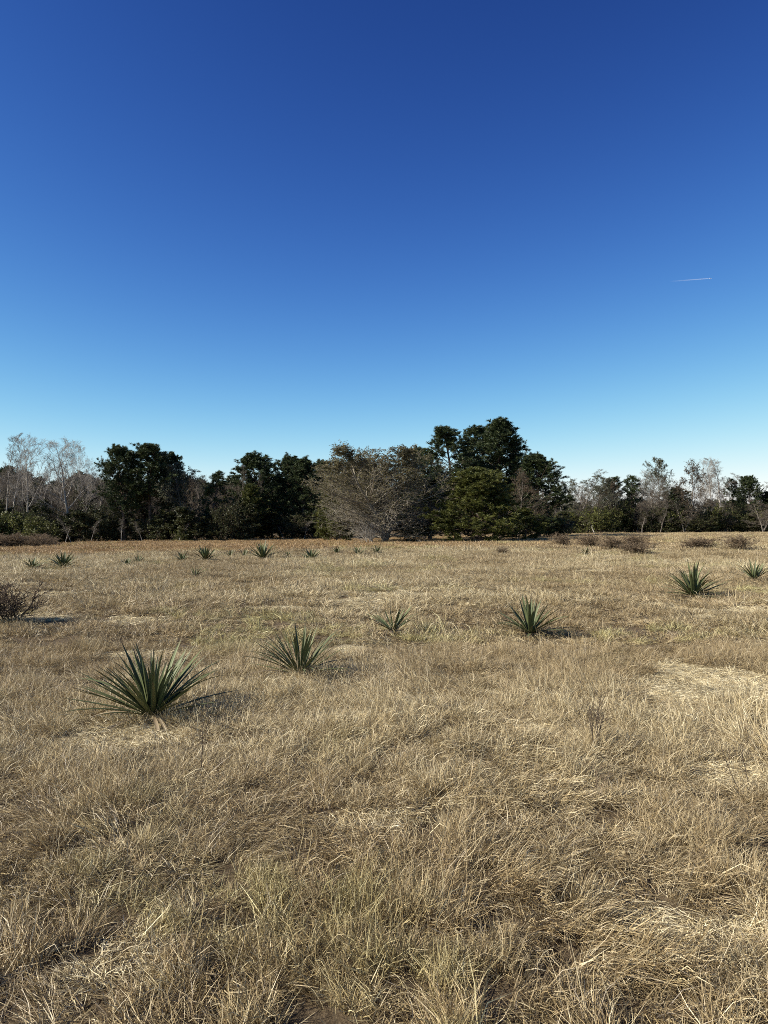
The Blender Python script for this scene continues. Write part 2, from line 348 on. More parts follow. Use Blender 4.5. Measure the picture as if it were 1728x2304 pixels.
LAND = [(-60, 'near the slim white-trunked bare trees'), (30, 'near the tall fan-shaped bare tree'), (110, 'between fan-shaped and forked bare trees'), (168, 'near the wide forked bare tree'),
        (235, 'between forked bare tree and paired pines'), (284, 'near the narrower paired pine'), (342, 'near the bigger paired pine'), (395, 'near the shorter pine beside the pair'),
        (432, 'near the tree with pale green leaf haze'), (474, 'near the small thin pine'), (520, 'near the bare tree by the dark stand'), (585, 'near the big dark stand pine'),
        (640, 'near the middle pine of the dark stand'), (690, 'near the nearly black rounded pine'), (745, 'between dark stand and domed leafless tree'), (800, 'behind the domed leafless tree'),
        (1272, 'near the white bare tree beside pines'), (1322, 'near the airy grey-green tree'), (1375, 'near the brown-tinged rounded tree'), (1419, 'near the lone narrow pine'),
        (1460, 'near the brownish many-stemmed tree'), (1495, 'near the slender green-topped tree'), (1556, 'near the brown-leaved oak'), (1590, 'between the oak and the tallest bare tree'),
        (1628, 'near the tallest bare tree'), (1655, 'near the small round-topped pine'), (1690, 'near the lopsided small pine'), (1720, 'near the bare whitish trees'), (1760, 'near the last dark pine')]
def beside(px): return min(LAND, key=lambda q: abs(q[0] - px))[1]
LOOK = {'cedar_a': ('evergreen_shrub', 'round dark evergreen shrub'), 'cedar_b': ('evergreen_shrub', 'narrow upright evergreen shrub'), 'tall_cedar': ('evergreen_tree', 'feathery upright evergreen'),
        'cedar_c': ('evergreen_shrub', 'low olive-green shrub'), 'bare_grey': ('bare_tree', 'many-stemmed grey bare tree'), 'bare_slim': ('bare_tree', 'thin white-stemmed bare tree'),
        'bare_slim_b': ('bare_tree', 'thin grey bare tree'), 'bare_b': ('bare_tree', 'pale open-branched bare tree'), 'oak_brown': ('broadleaf_tree', 'brown-leaved tree'), 'oak_green': ('broadleaf_tree', 'grey-green leafy tree'), 'pine_d': ('pine_tree', 'shaded full pine')}
def fill(k, px, D, top, wpx, where, group, cat='tree'):
    wpx = wpx * .86
    place(k, LOOK[k][0], px, D, top, wpx, LOOK[k][1] + ' ' + where + ' ' + beside(px), 'shrub' if k.startswith('cedar') else cat, group)
_n = [0]
def place(p, name, px, D, top, wpx, label, cat='tree', group=None, rz=None, base=None):
    tm, cm, H0, W0 = p if isinstance(p, tuple) else PR[p]
    g = at(px, D); h = height(top, D, g[2]) if base is None else base
    _n[0] += 1
    e = bpy.data.objects.new(name, None); C.objects.link(e); e.empty_display_size = .2
    e.location = (g[0], g[1], g[2] - .04)
    sz = h / H0; sx = (wpx / FPX * D) / W0 if wpx else sz
    e.scale = (sx, sx, sz); e.rotation_euler = (0, 0, (_n[0] * 2.399) % 6.283 if rz is None else rz)
    obj('trunk' if cat == 'tree' else 'stems', tm, e); obj('crown', cm, e)
    tag(e, label, cat, group); return e

# --- hero trees round the middle of the field's far edge
place(HERO, 'spreading_tree', 870, 62, 992, 226, 'wide domed nearly leafless tree with grey branches down to the grass', rz=.4)
place(HP['F'], 'pine_tree', 1128, 73, 937, 84, 'tallest pine with dense rounded top in the clump behind the olive young pine')
place(HP['D'], 'pine_tree', 1030, 71, 955, 92, 'tall open-crowned pine with bare leaning trunk showing below its crown')
place(HP['E'], 'pine_tree', 1074, 77, 953, 66, 'slim tall pine squeezed between the open-crowned pine and the tallest pine')
place(HP['G'], 'pine_tree', 1212, 70, 1013, 92, 'broad dark pine green down to the ground on the outer side of the pine clump')
place('oak_green', 'broadleaf_tree', 1182, 76, 985, 52, 'thin grey-green broadleaf tree poking out between tallest pine and broad dark pine')
place('young', 'young_pine', 1080, 58, 1046, 132, 'bushy olive-green young pine standing alone in front of the tall pine clump')
place('oak_brown', 'broadleaf_tree', 1166, 65, 1050, 78, 'brown-leaved broadleaf tree half hidden behind the olive young pine')
place('young_b', 'young_pine', 1182, 63, 1140, 62, 'low olive pine sapling beside the bushy olive young pine')
place('pine_d', 'pine_tree', 968, 68, 1060, 92, 'dark pine filling the gap between domed leafless tree and young pine')
place('pine_a', 'pine_tree', 955, 78, 1000, 56, 'dark pine top peeking over the shoulder of the domed leafless tree')
place('young_b', 'young_pine', 758, 70, 1060, 70, 'olive pine tucked against the side of the domed leafless tree')
place('bare_shrub', 'bare_shrub', 835, 59, 1160, 58, 'pale bare shrub standing in front of the domed leafless tree', 'shrub')
place('cedar_a', 'evergreen_shrub', 1250, 72, 1150, 62, 'olive shrub at the foot of the broad dark pine', 'shrub')
place('cedar_b', 'evergreen_shrub', 925, 63, 1170, 60, 'dark shrub under the domed leafless tree beside the dark gap pine', 'shrub')
# --- dark pine stand left of the domed tree
place('pine_d', 'pine_tree', 590, 84, 1010, 92, 'big dark pine at the edge of the stand with olive lower boughs')
place('pine_d', 'pine_tree', 640, 88, 1016, 72, 'dark pine in the middle of the close stand, touching the big one')
place('pine_d', 'pine_tree', 685, 84, 1020, 76, 'nearly black rounded pine of the close stand')
place('pine_a', 'pine_tree', 738, 90, 1030, 60, 'smaller pine behind the close stand beside the domed tree')
place('pine_a', 'pine_tree', 780, 92, 1034, 58, 'pine mostly hidden behind the domed leafless tree')
place('young_b', 'young_pine', 560, 81, 1085, 60, 'olive young pine under the big dark stand pine')
for i, (px, top, wd) in enumerate([(545, 1150, 60), (600, 1148, 66), (655, 1150, 60), (705, 1145, 66), (740, 1165, 50)]):
    place(['cedar_a', 'tall_cedar', 'cedar_b'][i % 3], 'evergreen_shrub', px, 81 + i % 2, top, wd, LOOK[['cedar_a', 'tall_cedar', 'cedar_b'][i % 3]][1] + ' ' + beside(px), 'shrub', 'shrubs under the close pine stand')
# --- wood on the left
place('pine_a', 'pine_tree', 280, 75, 996, 66, 'narrower one of the paired round-topped pines in the bare-tree wood')
place('pine_c', 'pine_tree', 342, 76, 993, 84, 'bigger one of the paired round-topped pines in the bare-tree wood')
place('pine_b', 'pine_tree', 380, 78, 1012, 46, 'shorter pine leaning out beside the paired round-topped pines')
place('bare_a', 'bare_tree', 55, 76, 974, 66, 'tall pale bare tree with fan-shaped crown above the brown brush pile')
place('bare_a', 'bare_tree', 168, 78, 984, 92, 'wide pale bare tree with leaning forked trunk next to paired pines', rz=2.0)
place('bare_slim', 'bare_tree', 8, 74, 975, 40, 'slim white-trunked bare tree beside the fan-shaped bare tree')
place('bare_slim', 'bare_tree', 22, 79, 990, 40, 'second slim white-trunked bare tree close behind the first')
place('bare_b', 'bare_tree', 200, 82, 990, 56, 'upright bare tree overlapping the wide pale one')
place('oak_green', 'broadleaf_tree', 432, 76, 1038, 84, 'dark-stemmed tree with pale green leaf haze beside the paired pines')
place('pine_thin', 'pine_tree', 474, 77, 1055, 48, 'small thin dark pine standing before the grey thicket')
place('bare_slim_b', 'bare_tree', 520, 82, 1046, 40, 'bare grey tree rising from the thicket next to the big stand pine')
r = np.random.default_rng(3)
for i, px in enumerate(np.linspace(-60, 250, 19)):
    fill(['bare_slim', 'bare_slim_b', 'bare_grey', 'bare_b'][i % 4], px + r.normal(0, 5), r.uniform(75, 90), r.uniform(1020, 1075), r.uniform(36, 60), 'in thicket', 'bare thicket trees by the brush pile')
for i, px in enumerate(np.linspace(405, 548, 11)):
    fill(['bare_grey', 'bare_slim_b', 'oak_brown', 'bare_slim'][i % 4], px + r.normal(0, 4), r.uniform(79, 90), r.uniform(1052, 1085), r.uniform(44, 62), 'in thicket', 'bare thicket trees between pine groups')
for i, px in enumerate(np.linspace(-70, 540, 25)):
    fill(['tall_cedar', 'cedar_b', 'tall_cedar', 'cedar_a'][i % 4], px + r.normal(0, 6), r.uniform(74, 78), r.uniform(1112, 1160), r.uniform(48, 74), 'in understory', 'understory of the bare-tree wood')
for i, px in enumerate(np.linspace(-70, 800, 34)):
    fill(['pine_d', 'tall_cedar', 'bare_grey'][i % 3], px + r.normal(0, 8), r.uniform(92, 108), r.uniform(1058, 1092) if i % 3 else r.uniform(1075, 1100), r.uniform(60, 85), 'deep in the wood', 'inner trees of the wood')
for i, (px, top) in enumerate([(145, 1155), (163, 1165), (203, 1168), (273, 1165), (322, 1172), (400, 1172), (640, 1168), (684, 1172)]):
    place('bare_slim', 'sapling', px, 72.5 if px < 450 else 80, top, 18, 'thin pale bare sapling at the grass edge ' + beside(px), group='pale saplings along the wood edge')
for i, (px, top, wd) in enumerate([(5, 1146, 80), (52, 1150, 76), (95, 1168, 60), (-45, 1140, 90)]):
    place('cedar_c', 'evergreen_shrub', px, 71 - i * .5, top, wd, 'olive-green bushy shrub behind the brown brush pile', 'shrub', 'olive shrubs behind the brush pile')
place('cedar_c', 'evergreen_shrub', 412, 73, 1180, 26, 'small yellow-green bush at the grass edge below the thin pine', 'shrub')
for i, (px, top, wd) in enumerate([(8, 1196, 80), (52, 1195, 84), (92, 1202, 60), (-35, 1196, 80)]):
    place('brush', 'brush_bush', px, 56 + i % 2, top, wd, 'low tangled brown leafless bush at the field edge before the bare wood', 'shrub', 'brown brush pile bushes')
# --- tree line on the right
R_ = [('bare_slim', 1272, 1048, 44, 'tall white bare tree next to the broad dark pine', 97), ('bare_slim', 1293, 1052, 40, 'shorter white bare tree beside the tall one by the broad dark pine', 100),
      ('oak_green', 1322, 1068, 74, 'grey-green leafy tree with airy crown behind dark shrubs', 96), ('oak_brown', 1375, 1074, 52, 'brown-tinged rounded tree beside the airy grey-green tree', 97),
      ('pine_thin', 1376, 1070, 40, 'thin pine rising through the brown-tinged rounded tree', 99), ('pine_thin', 1419, 1065, 36, 'lone narrow pine with sparse boughs amid bare trees', 97),
      ('bare_slim_b', 1421, 1056, 36, 'bare grey tree directly behind the lone narrow pine', 103), ('bare_b', 1456, 1052, 46, 'bare grey tree between lone narrow pine and green-topped tree', 100),
      ('bare_grey', 1462, 1066, 50, 'brownish many-stemmed bare tree beside the green-topped tree', 95), ('oak_green', 1495, 1026, 56, 'tall slender tree with thin green top beside the brown-leaved oak', 98),
      ('oak_brown', 1556, 1030, 80, 'brown-leaved oak with thick curving dark trunk', 95), ('bare_a', 1610, 1026, 44, 'leaning bare tree with few leaves between oak and tallest bare tree', 99),
      ('bare_slim', 1628, 1021, 50, 'tallest bare tree holding a few dark leaves at its top', 96), ('pine_thin', 1648, 1072, 30, 'small round-topped pine beside the tallest bare tree', 100),
      ('pine_c', 1688, 1066, 36, 'lopsided small pine with dark crown on a bare trunk', 98), ('bare_slim', 1712, 1060, 34, 'bare whitish tree beside the lopsided small pine', 102),
      ('bare_slim', 1728, 1056, 36, 'bare whitish tree in front of the last dark pine', 104), ('pine_b', 1745, 1100, 50, 'last dark pine at the end of the tree line', 99),
      ('pine_d', 1528, 1090, 50, 'bushy green pine below the brown-leaved oak', 96), ('bare_grey', 1716, 1122, 60, 'pale small bare tree with low spreading boughs at grass edge', 90),
      ('bare_slim', 1339, 1150, 34, 'short pale forked bare tree in front of dark shrubs', 92), ('bare_slim_b', 1485, 1125, 30, 'grey bare trunk pair standing before the green shrubs', 92),
      ('bare_slim_b', 1445, 1140, 26, 'short grey bare tree before the brown thicket', 92), ('bare_a', 1585, 1060, 44, 'bare tree with upswept boughs just behind the oak', 102)]
for k, px, top, wd, lab, D in R_:
    place(k, {'p': 'pine_tree', 'b': 'bare_tree', 'o': 'broadleaf_tree'}[k[0]], px, D, top, wd, lab)
for i, px in enumerate(np.linspace(1262, 1790, 32)):
    fill(['cedar_a', 'tall_cedar', 'cedar_c', 'cedar_b', 'bare_grey', 'cedar_c'][i % 6], px + r.normal(0, 5), r.uniform(93, 99), r.uniform(1135, 1158) if i % 2 else r.uniform(1118, 1150), r.uniform(46, 72), 'in shrub bank', 'shrub bank under the open tree line')
for i, px in enumerate(np.linspace(1258, 1500, 20)):
    fill(['bare_grey', 'bare_slim_b', 'oak_green', 'bare_b', 'oak_brown'][i % 5], px + r.normal(0, 5), r.uniform(97, 108), r.uniform(1070, 1112), r.uniform(36, 56), 'behind shrub bank', 'filler trees of the open tree line')
for i, px in enumerate(np.linspace(1515, 1770, 10)):
    fill(['bare_slim_b', 'bare_slim', 'bare_grey'][i % 3], px + r.normal(0, 6), r.uniform(98, 110), r.uniform(1065, 1115), r.uniform(32, 48), 'behind shrub bank', 'filler trees of the open tree line')
# --- brown weeds and small shrubs out in the field
for i, (px, py, top, wd, lab) in enumerate([(1130, 1249, 1224, 28, 'small grey-brown bush alone in the grass before the young pine'), (1263, 1229, 1194, 38, 'pale brown weedy bush near the broad dark pine'),
                             (1327, 1231, 1194, 50, 'brown weedy bush in front of short forked bare tree'), (1381, 1236, 1198, 50, 'brown weedy bush before the lone narrow pine'),
                             (1431, 1250, 1214, 56, 'low dark brown weed clump in the open grass beyond the dense rounded yucca'), (1428, 1230, 1194, 52, 'brown weed clump before the grey bare trunk pair'),
                             (1566, 1236, 1204, 56, 'rounded brown weed clump before the brown-leaved oak'), (1661, 1238, 1194, 50, 'tallest brown weed clump before the lopsided small pine')]):
    g = ground_hit(px, py)
    place('weed_b' if i in (4, 6) else 'weed', 'weed_bush', px, g[1], top, wd, lab, 'shrub', base=(py - top) / FPX * g[1])
# --- far wood beyond everything: one mass
def far_wood():
    r = np.random.default_rng(5); src = []
    for k in ('pine_d', 'pine_a', 'tall_cedar', 'bare_grey', 'pine_d'):
        tm, cm, H0, W0 = PR[k]
        n1, n2 = len(tm.vertices), len(cm.vertices)
        V = np.empty((n1 + n2) * 3, np.float32); a = np.empty(n1 * 3, np.float32); b = np.empty(n2 * 3, np.float32)
        tm.vertices.foreach_get('co', a); cm.vertices.foreach_get('co', b); V = np.concatenate([a, b]).reshape(-1, 3) / H0
        fa = np.empty(len(tm.loops), np.int32); fb = np.empty(len(cm.loops), np.int32)
        tm.loops.foreach_get('vertex_index', fa); cm.loops.foreach_get('vertex_index', fb)
        F = np.concatenate([fa, fb + n1]).reshape(-1, 4)
        tn = np.empty(n2, np.float32); cm.attributes['tone'].data.foreach_get('value', tn)
        mi = np.empty(len(cm.polygons), np.int32); cm.polygons.foreach_get('material_index', mi)
        src.append(make_mesh('far_tree', V, F, [tm.materials[0]] + list(cm.materials), np.concatenate([np.full(n1, .5), tn]), midx=np.concatenate([np.zeros(len(fa) // 4, int), mi + 1])))
    n = 900; A = r.uniform(-.75, .75, n); D = r.uniform(150, 330, n)
    D = np.where(A > .2, D + 120, D)
    X = D * np.sin(A); Y = D * np.cos(A); Z = tz(X, Y) - .1
    h = r.uniform(9, 13, n) * np.where(A > .2, .75, 1.)
    tint = np.ones((n, 3))
    scatter('far_wood', np.c_[X, Y, Z], np.c_[np.zeros(n), np.zeros(n), r.uniform(0, 6.28, n)], np.c_[h * 1.25, h * 1.25, h], r.integers(0, 5, n), tint, src,
            'distant mixed wood seen as a low ridge behind the tree lines', 'wood')
far_wood()

# ------------------------------------------------------------------ grass
def clump(seed, n, rad, l0, l1, wd, lean, spread, droop, flat=0.):
    r = np.random.default_rng(seed)
    a = r.uniform(0, 6.283, n); q = rad * np.sqrt(r.random(n))
    P0 = np.c_[q * np.cos(a), q * np.sin(a), -.02 * np.ones(n)]
    phi = r.uniform(0, 6.283, n); out_ = np.c_[np.cos(phi), np.sin(phi), np.zeros(n)]
    d = nrm(np.array([math.sin(lean), 0, math.cos(lean)]) + out_ * (spread * r.uniform(.2, 1.4, (n, 1))) + np.array([0, 0, -flat]) + r.normal(0, .1, (n, 3)))
    L = r.uniform(l0, l1, n)[:, None] / 3; dr = droop * r.uniform(.2, 1.6, (n, 1))
    hd = nrm(d * np.array([1, 1, 0]) + 1e-4)
    P = [P0]
    for i in range(3):
        P.append(P[-1] + d * L); d = nrm(d + hd * dr + np.array([0, 0, -1]) * dr * .8 + r.normal(0, .28, (n, 3)))
        P[-1][:, 2] = np.maximum(P[-1][:, 2], .004 + .03 * r.random(n))
    P = np.stack(P, 1)
    S = nrm(np.cross(P[:, -1] - P[:, 0], r.normal(0, 1, (n, 3))))[:, None] * (wd * r.uniform(.6, 1.2, (n, 1, 1))) * np.array([.8, 1, .75, .15])[None, :, None]
    V = np.stack([P - S, P + S], 2).reshape(-1, 3)
    i = np.arange(n * 8).reshape(n, 4, 2)
    F = np.stack([i[:, :-1, 0], i[:, :-1, 1], i[:, 1:, 1], i[:, 1:, 0]], -1).reshape(-1, 4)
    tone = np.repeat(r.beta(1.25, 1.15, n), 8)
    return make_mesh('grass_clump', V, F, [M['grass']], tone=tone)
# pale flattened mats (photo column, row, half-width, half-height in ground metres)
MATS = [ground_hit(px, py).tolist() + [rx, ry] for px, py, rx, ry in
        [(270, 1665, .52, .40), (340, 1478, .55, .36), (245, 2180, .15, .18), (1550, 2080, .30, .22), (915, 1338, .8, .5), (775, 1465, .45, .4), (90, 1390, .7, .5),
         (1180, 1645, .25, .2), (850, 1850, .30, .14), (1650, 1745, .3, .25), (285, 1400, .5, .5), (1590, 1570, .4, .2), (90, 1340, 1., .5), (640, 1370, .6, .4)]]
def mat_mask(x, y, n3):
    mat = np.zeros(len(x))
    for mx, my, mz, rx, ry in MATS: mat = np.maximum(mat, 1.25 - ((x - mx) / rx) ** 2 - ((y - my) / ry) ** 2 + (n3 - .5) * 1.2)
    return np.maximum(mat, (fbm(x * .6 + 40, y * .6, 71, 3) - .70) * 8)
def field_zone(name, d0, d1, dens, srcs, mats_idx, lean_idx, up_idx, seed, label, smin=.8, smax=1.25):
    r = np.random.default_rng(seed)
    n = int(dens * (.62 * (d1 ** 2 - d0 ** 2) + 5 * (d1 - d0)))
    d = np.sqrt(r.uniform(d0 ** 2, d1 ** 2, n * 2)); hw = .62 * d + 2.5
    x = r.uniform(-1, 1, n * 2) * (.62 * d1 + 2.5); k = np.abs(x) < hw; x = x[k][:n]; y = d[k][:n]; n = len(x)
    n1 = fbm(x * 1.1, y * 1.1, 21); n2 = fbm(x * .35, y * .35, 31); n3 = fbm(x * 2.6, y * 2.6, 41, 2); big = fbm(x * .07, y * .07, 51)
    flow = fbm(x * .55, y * .55, 61, 2) * 4 * math.pi
    mat = mat_mask(x, y, n3)
    ismat = mat > .35
    hole = (n3 < .30) & ~ismat & (r.random(n) < .8)
    keep = ~hole; 
    leanv = n1 + r.normal(0, .08, n)
    pick = np.where(leanv > .56, r.choice(lean_idx, n), r.choice(up_idx, n))
    pick = np.where(ismat & (r.random(n) < .97), r.choice(mats_idx, n), pick)
    s = r.uniform(smin, smax, n) * (.75 + .5 * n2); sz = np.where(ismat, .6, 1.) * s * np.clip(.35 + 1.5 * (n3 - .25) + .5 * n1, .35, 1.75) * r.uniform(.8, 1.2, n)
    rot = np.c_[r.normal(0, .06, n), r.normal(0, .06, n), flow + r.normal(0, .55, n)]
    straw = np.array([1.0, 1.0, 1.0]); brown = np.array([.70, .65, .60]); red = np.array([.74, .60, .48]); pale = np.array([1.12, 1.15, 1.20]); green = np.array([.80, .92, .60])
    t = np.clip((n2 - .35) * 2.2 + r.normal(0, .15, n), 0, 1)[:, None]
    tint = brown * (1 - t) + straw * t
    fr = np.clip((np.hypot(x, y) - 36 + (big - .5) * 24) / 12, 0, 1) * np.clip(.9 - x / np.maximum(y, 1) * 1.6, .15, 1)
    tint = tint * (1 - fr[:, None]) + red * fr[:, None]
    gr = (np.clip((fbm(x * .5 + 9, y * .5, 81) - .6) * 3, 0, .5) * (r.random(n) < .6))[:, None]; tint = tint * (1 - gr) + green * gr
    tint = np.where(ismat[:, None], pale, tint) * r.uniform(.85, 1.12, (n, 1))
    p = np.c_[x, y, tz(x, y)]
    o = scatter(name, p[keep], rot[keep], np.c_[s, s, sz][keep], pick[keep], tint[keep], srcs, label, 'grass')
    return o
def kinds(seed, n, rad, l0, l1, wd):
    up = [clump(seed + i, n, rad, l0, l1, wd, .15, .65, .30) for i in range(5)]
    ln = [clump(seed + 10 + i, n, rad, l0, l1 * 1.25, wd, .75 + .12 * i, .55, .32) for i in range(5)]
    mt = [clump(seed + 20 + i, n, rad * 1.3, l0 * .7, l1, wd, 1.35, .6, .2, .4) for i in range(3)]
    st = [clump(seed + 30 + i, 6, rad * .7, l1 * 1.2, l1 * 1.9, wd * 1.1, .35, .5, .16) for i in range(3)]
    return up + ln + mt + st
K1 = kinds(100, 150, .075, .05, .175, .0013)
K2 = kinds(200, 120, .12, .06, .18, .0024)
K3 = kinds(300, 130, .30, .08, .22, .0060)
TH1 = [clump(150 + i, 130, .10, .05, .13, .0016, 1.0, 1.0, .25, .5) for i in range(4)]
TH2 = [clump(250 + i, 110, .17, .06, .14, .0028, 1.0, 1.0, .25, .5) for i in range(4)]
UP, LN, MT, ST = [0, 1, 2, 3, 4], [5, 6, 7, 8, 9], [10, 11, 12], [13, 14, 15]
field_zone('dry_grass', .7, 9, 140, K1, MT, LN + [13], UP + UP + [14], 1, 'straw-coloured dry grass covering the foreground of the field')
field_zone('dry_grass', 9, 34, 60, K2, MT, LN + [13], UP + UP + [14], 2, 'straw-coloured dry grass across the middle of the field')
def thatch(name, d0, d1, dens, srcs, seed, label):
    r = np.random.default_rng(seed); n = int(dens * (.62 * (d1 ** 2 - d0 ** 2) + 5 * (d1 - d0)))
    d = np.sqrt(r.uniform(d0 ** 2, d1 ** 2, n * 2)); x = r.uniform(-1, 1, n * 2) * (.62 * d1 + 2.5); k = np.abs(x) < .62 * d + 2.5; x = x[k][:n]; y = d[k][:n]; n = len(x)
    n2 = fbm(x * .5, y * .5, 33)[:, None]; s = r.uniform(.8, 1.2, n)
    tint = (np.array([.36, .31, .26]) * (1 - n2) + np.array([.80, .76, .68]) * n2) * r.uniform(.6, 1.15, (n, 1))
    im = mat_mask(x, y, fbm(x * 2.6, y * 2.6, 41, 2)) > .35; tint = np.where(im[:, None], np.array([1.06, 1.07, 1.08]) * r.uniform(.85, 1.1, (n, 1)), tint)
    scatter(name, np.c_[x, y, tz(x, y)], np.c_[np.zeros(n), np.zeros(n), r.uniform(0, 6.28, n)], np.c_[s, s, s], r.integers(0, len(srcs), n), tint, srcs, label, 'grass')
thatch('flattened_thatch', .7, 9, 75, TH1, 11, 'low tangled layer of dead thatch under the foreground grass')
thatch('flattened_thatch', 9, 34, 26, TH2, 12, 'low tangled layer of dead thatch under the middle field grass')
field_zone('dry_grass', 34, 104, 11, K3, MT, LN, UP, 3, 'brownish dry grass on the far part of the field up to the trees')

# ------------------------------------------------------------------ yuccas: each leaf an object
def yucca_mat(name, c0, c1, ctip):
    m, t, o = new_mat(name)
    a = t.nodes.new('ShaderNodeAttribute'); a.attribute_name = 'tone'
    col = ramp(t, [(0, (.20, .18, .10)), (.12, c0), (.8, c1), (1, ctip)], a.outputs['Fac'])
    oi = t.nodes.new('ShaderNodeObjectInfo'); hs = t.nodes.new('ShaderNodeHueSaturation')
    mr = t.nodes.new('ShaderNodeMapRange'); mr.inputs[3].default_value = .7; mr.inputs[4].default_value = 1.3
    t.links.new(oi.outputs['Random'], mr.inputs[0]); t.links.new(mr.outputs[0], hs.inputs['Value']); t.links.new(col, hs.inputs['Color'])
    p = t.nodes.new('ShaderNodeBsdfPrincipled'); p.inputs['Roughness'].default_value = .55; p.inputs['Specular IOR Level'].default_value = .28
    t.links.new(hs.outputs[0], p.inputs['Base Color']); t.links.new(p.outputs[0], o.inputs[0]); return m
YM = yucca_mat('yucca_leaf', (.082, .098, .038), (.125, .142, .062), (.12, .08, .05))
YD = yucca_mat('dead_yucca_leaf', (.20, .15, .09), (.27, .21, .13), (.16, .11, .07))
def leaf_mesh(seed, mat, bend, side, twist):
    r = np.random.default_rng(seed); n = 9; t = np.linspace(0, 1, n)
    ang = bend * t ** 1.6; dx = np.sin(ang); dz = np.cos(ang)
    x = np.concatenate([[0], np.cumsum((dx[1:] + dx[:-1]) / 2)]) / (n - 1); z = np.concatenate([[0], np.cumsum((dz[1:] + dz[:-1]) / 2)]) / (n - 1)
    y = side * t ** 2
    wd = .027 * np.interp(t, [0, .12, .45, .8, 1], [1.1, .8, 1., .55, .03])
    N = np.stack([dz, 0 * t, -dx], -1)
    tw = twist * t
    Sx = np.stack([0 * t, np.cos(tw), np.sin(tw)], -1)
    c = np.stack([x, y, z], -1)
    V = np.stack([c - Sx * wd[:, None] + N * -wd[:, None] * .45, c, c + Sx * wd[:, None] + N * -wd[:, None] * .45], 1).reshape(-1, 3)
    i = np.arange(n * 3).reshape(n, 3)
    F = np.concatenate([np.stack([i[:-1, k], i[:-1, k + 1], i[1:, k + 1], i[1:, k]], -1) for k in (0, 1)])
    return make_mesh('yucca_leaf', V, F, [mat], tone=np.repeat(t, 3), smooth=True)
LV = [leaf_mesh(i, YM, b, s, tw) for i, (b, s, tw) in enumerate([(.1, .0, .2), (.3, .04, -.3), (.5, -.03, .3), (.2, -.05, .6), (.8, .05, -.4), (.05, .02, .0)])]
LD = [leaf_mesh(20, YD, 1.1, .08, .5), leaf_mesh(21, YD, .7, -.1, -.8)]
def cone_mesh():
    a = np.arange(10) * .6283; V = []
    for z, q in ((-.04, .05), (.03, .06), (.09, .03)): V += [(q * math.cos(b), q * math.sin(b), z) for b in a]
    i = np.arange(30).reshape(3, 10); j = np.roll(i, -1, 1)
    F = np.stack([i[:-1], j[:-1], j[1:], i[1:]], -1).reshape(-1, 4)
    return make_mesh('root_crown', np.array(V), F, [M['brownbark']], smooth=True)
RC = cone_mesh()
def yucca(px, py, wpx, hpx, n, label, seed, group=None, skew=0.):
    r = np.random.default_rng(seed); g = ground_hit(px, py); D = g[1]
    R = wpx / 2 / FPX * D; Hh = hpx / FPX * D
    e = bpy.data.objects.new('yucca', None); C.objects.link(e); e.location = (g[0], g[1], g[2]); e.empty_display_size = .1
    tag(e, label, 'yucca', group)
    obj('root_crown', RC, e)
    L0 = max(Hh * 1.1, R * 1.4)
    for k in range(n):
        q = (k + .5) / n; tilt = math.radians(5 + 69 * q ** .9) + r.normal(0, .15); azm = k * 2.39996 + r.normal(0, .4)
        L = L0 * r.uniform(.75, 1.05) * (Hh * 1.15 / L0 * (1 - q) + q * 1.0)
        o = obj('leaf', LV[r.integers(0, 6)], e)
        o.scale = (L, min(L, .75) * (.95 if D < 9 else 1.3 if D < 20 else 2.0), L); o.rotation_euler = (0, tilt, azm + (skew if math.cos(azm) < 0 else 0))
        o.location = (.03 * math.cos(azm), .03 * math.sin(azm), .05)
    for k in range(max(3, n // 9)):
        o = obj('dead_leaf', LD[k % 2], e); azm = r.uniform(0, 6.28); L = L0 * r.uniform(.5, .8)
        o.scale = (L, min(L, .7), L); o.rotation_euler = (0, 1.35 + r.normal(0, .1), azm); o.location = (.04 * math.cos(azm), .04 * math.sin(azm), .05)
    return e
yucca(345, 1622, 320, 145, 96, 'largest dense yucca beside a bare pale patch of flattened grass', 1)
yucca(677, 1528, 225, 104, 58, 'fan-shaped yucca second in size, next to the largest one', 2)
yucca(885, 1427, 150, 52, 24, 'sparse small yucca with drooping dark leaves between two fuller ones', 3)
yucca(1192, 1432, 168, 72, 54, 'fan-shaped yucca alone in pale grass, bare stretch all around', 4)
yucca(1559, 1346, 142, 72, 62, 'dense rounded yucca with a smaller one close beside it', 5)
yucca(1697, 1308, 96, 40, 34, 'low yucca close beside the dense rounded one', 6)
for i, (px, py, wd, hh, n) in enumerate([(463, 1264, 50, 24, 24), (592, 1260, 54, 27, 28), (700, 1263, 42, 20, 18), (73, 1281, 38, 16, 16), (311, 1269, 30, 13, 12), (410, 1264, 36, 14, 14),
                                         (518, 1255, 24, 12, 10), (550, 1255, 26, 13, 10), (806, 1250, 30, 13, 12), (848, 1248, 30, 12, 12), (757, 1247, 24, 11, 10), (285, 1275, 26, 12, 10), (440, 1300, 36, 16, 12), (648, 1256, 22, 10, 8), (1318, 1250, 26, 11, 10)]):
    yucca(px, py, wd * 1.6, hh * 1.3, n + 10, 'small far yucca in the row across the far grass', 40 + i, 'far row of yuccas')
yucca(143, 1282, 74, 34, 60, 'dome-shaped grey-green far yucca, the fullest of the far row', 80)

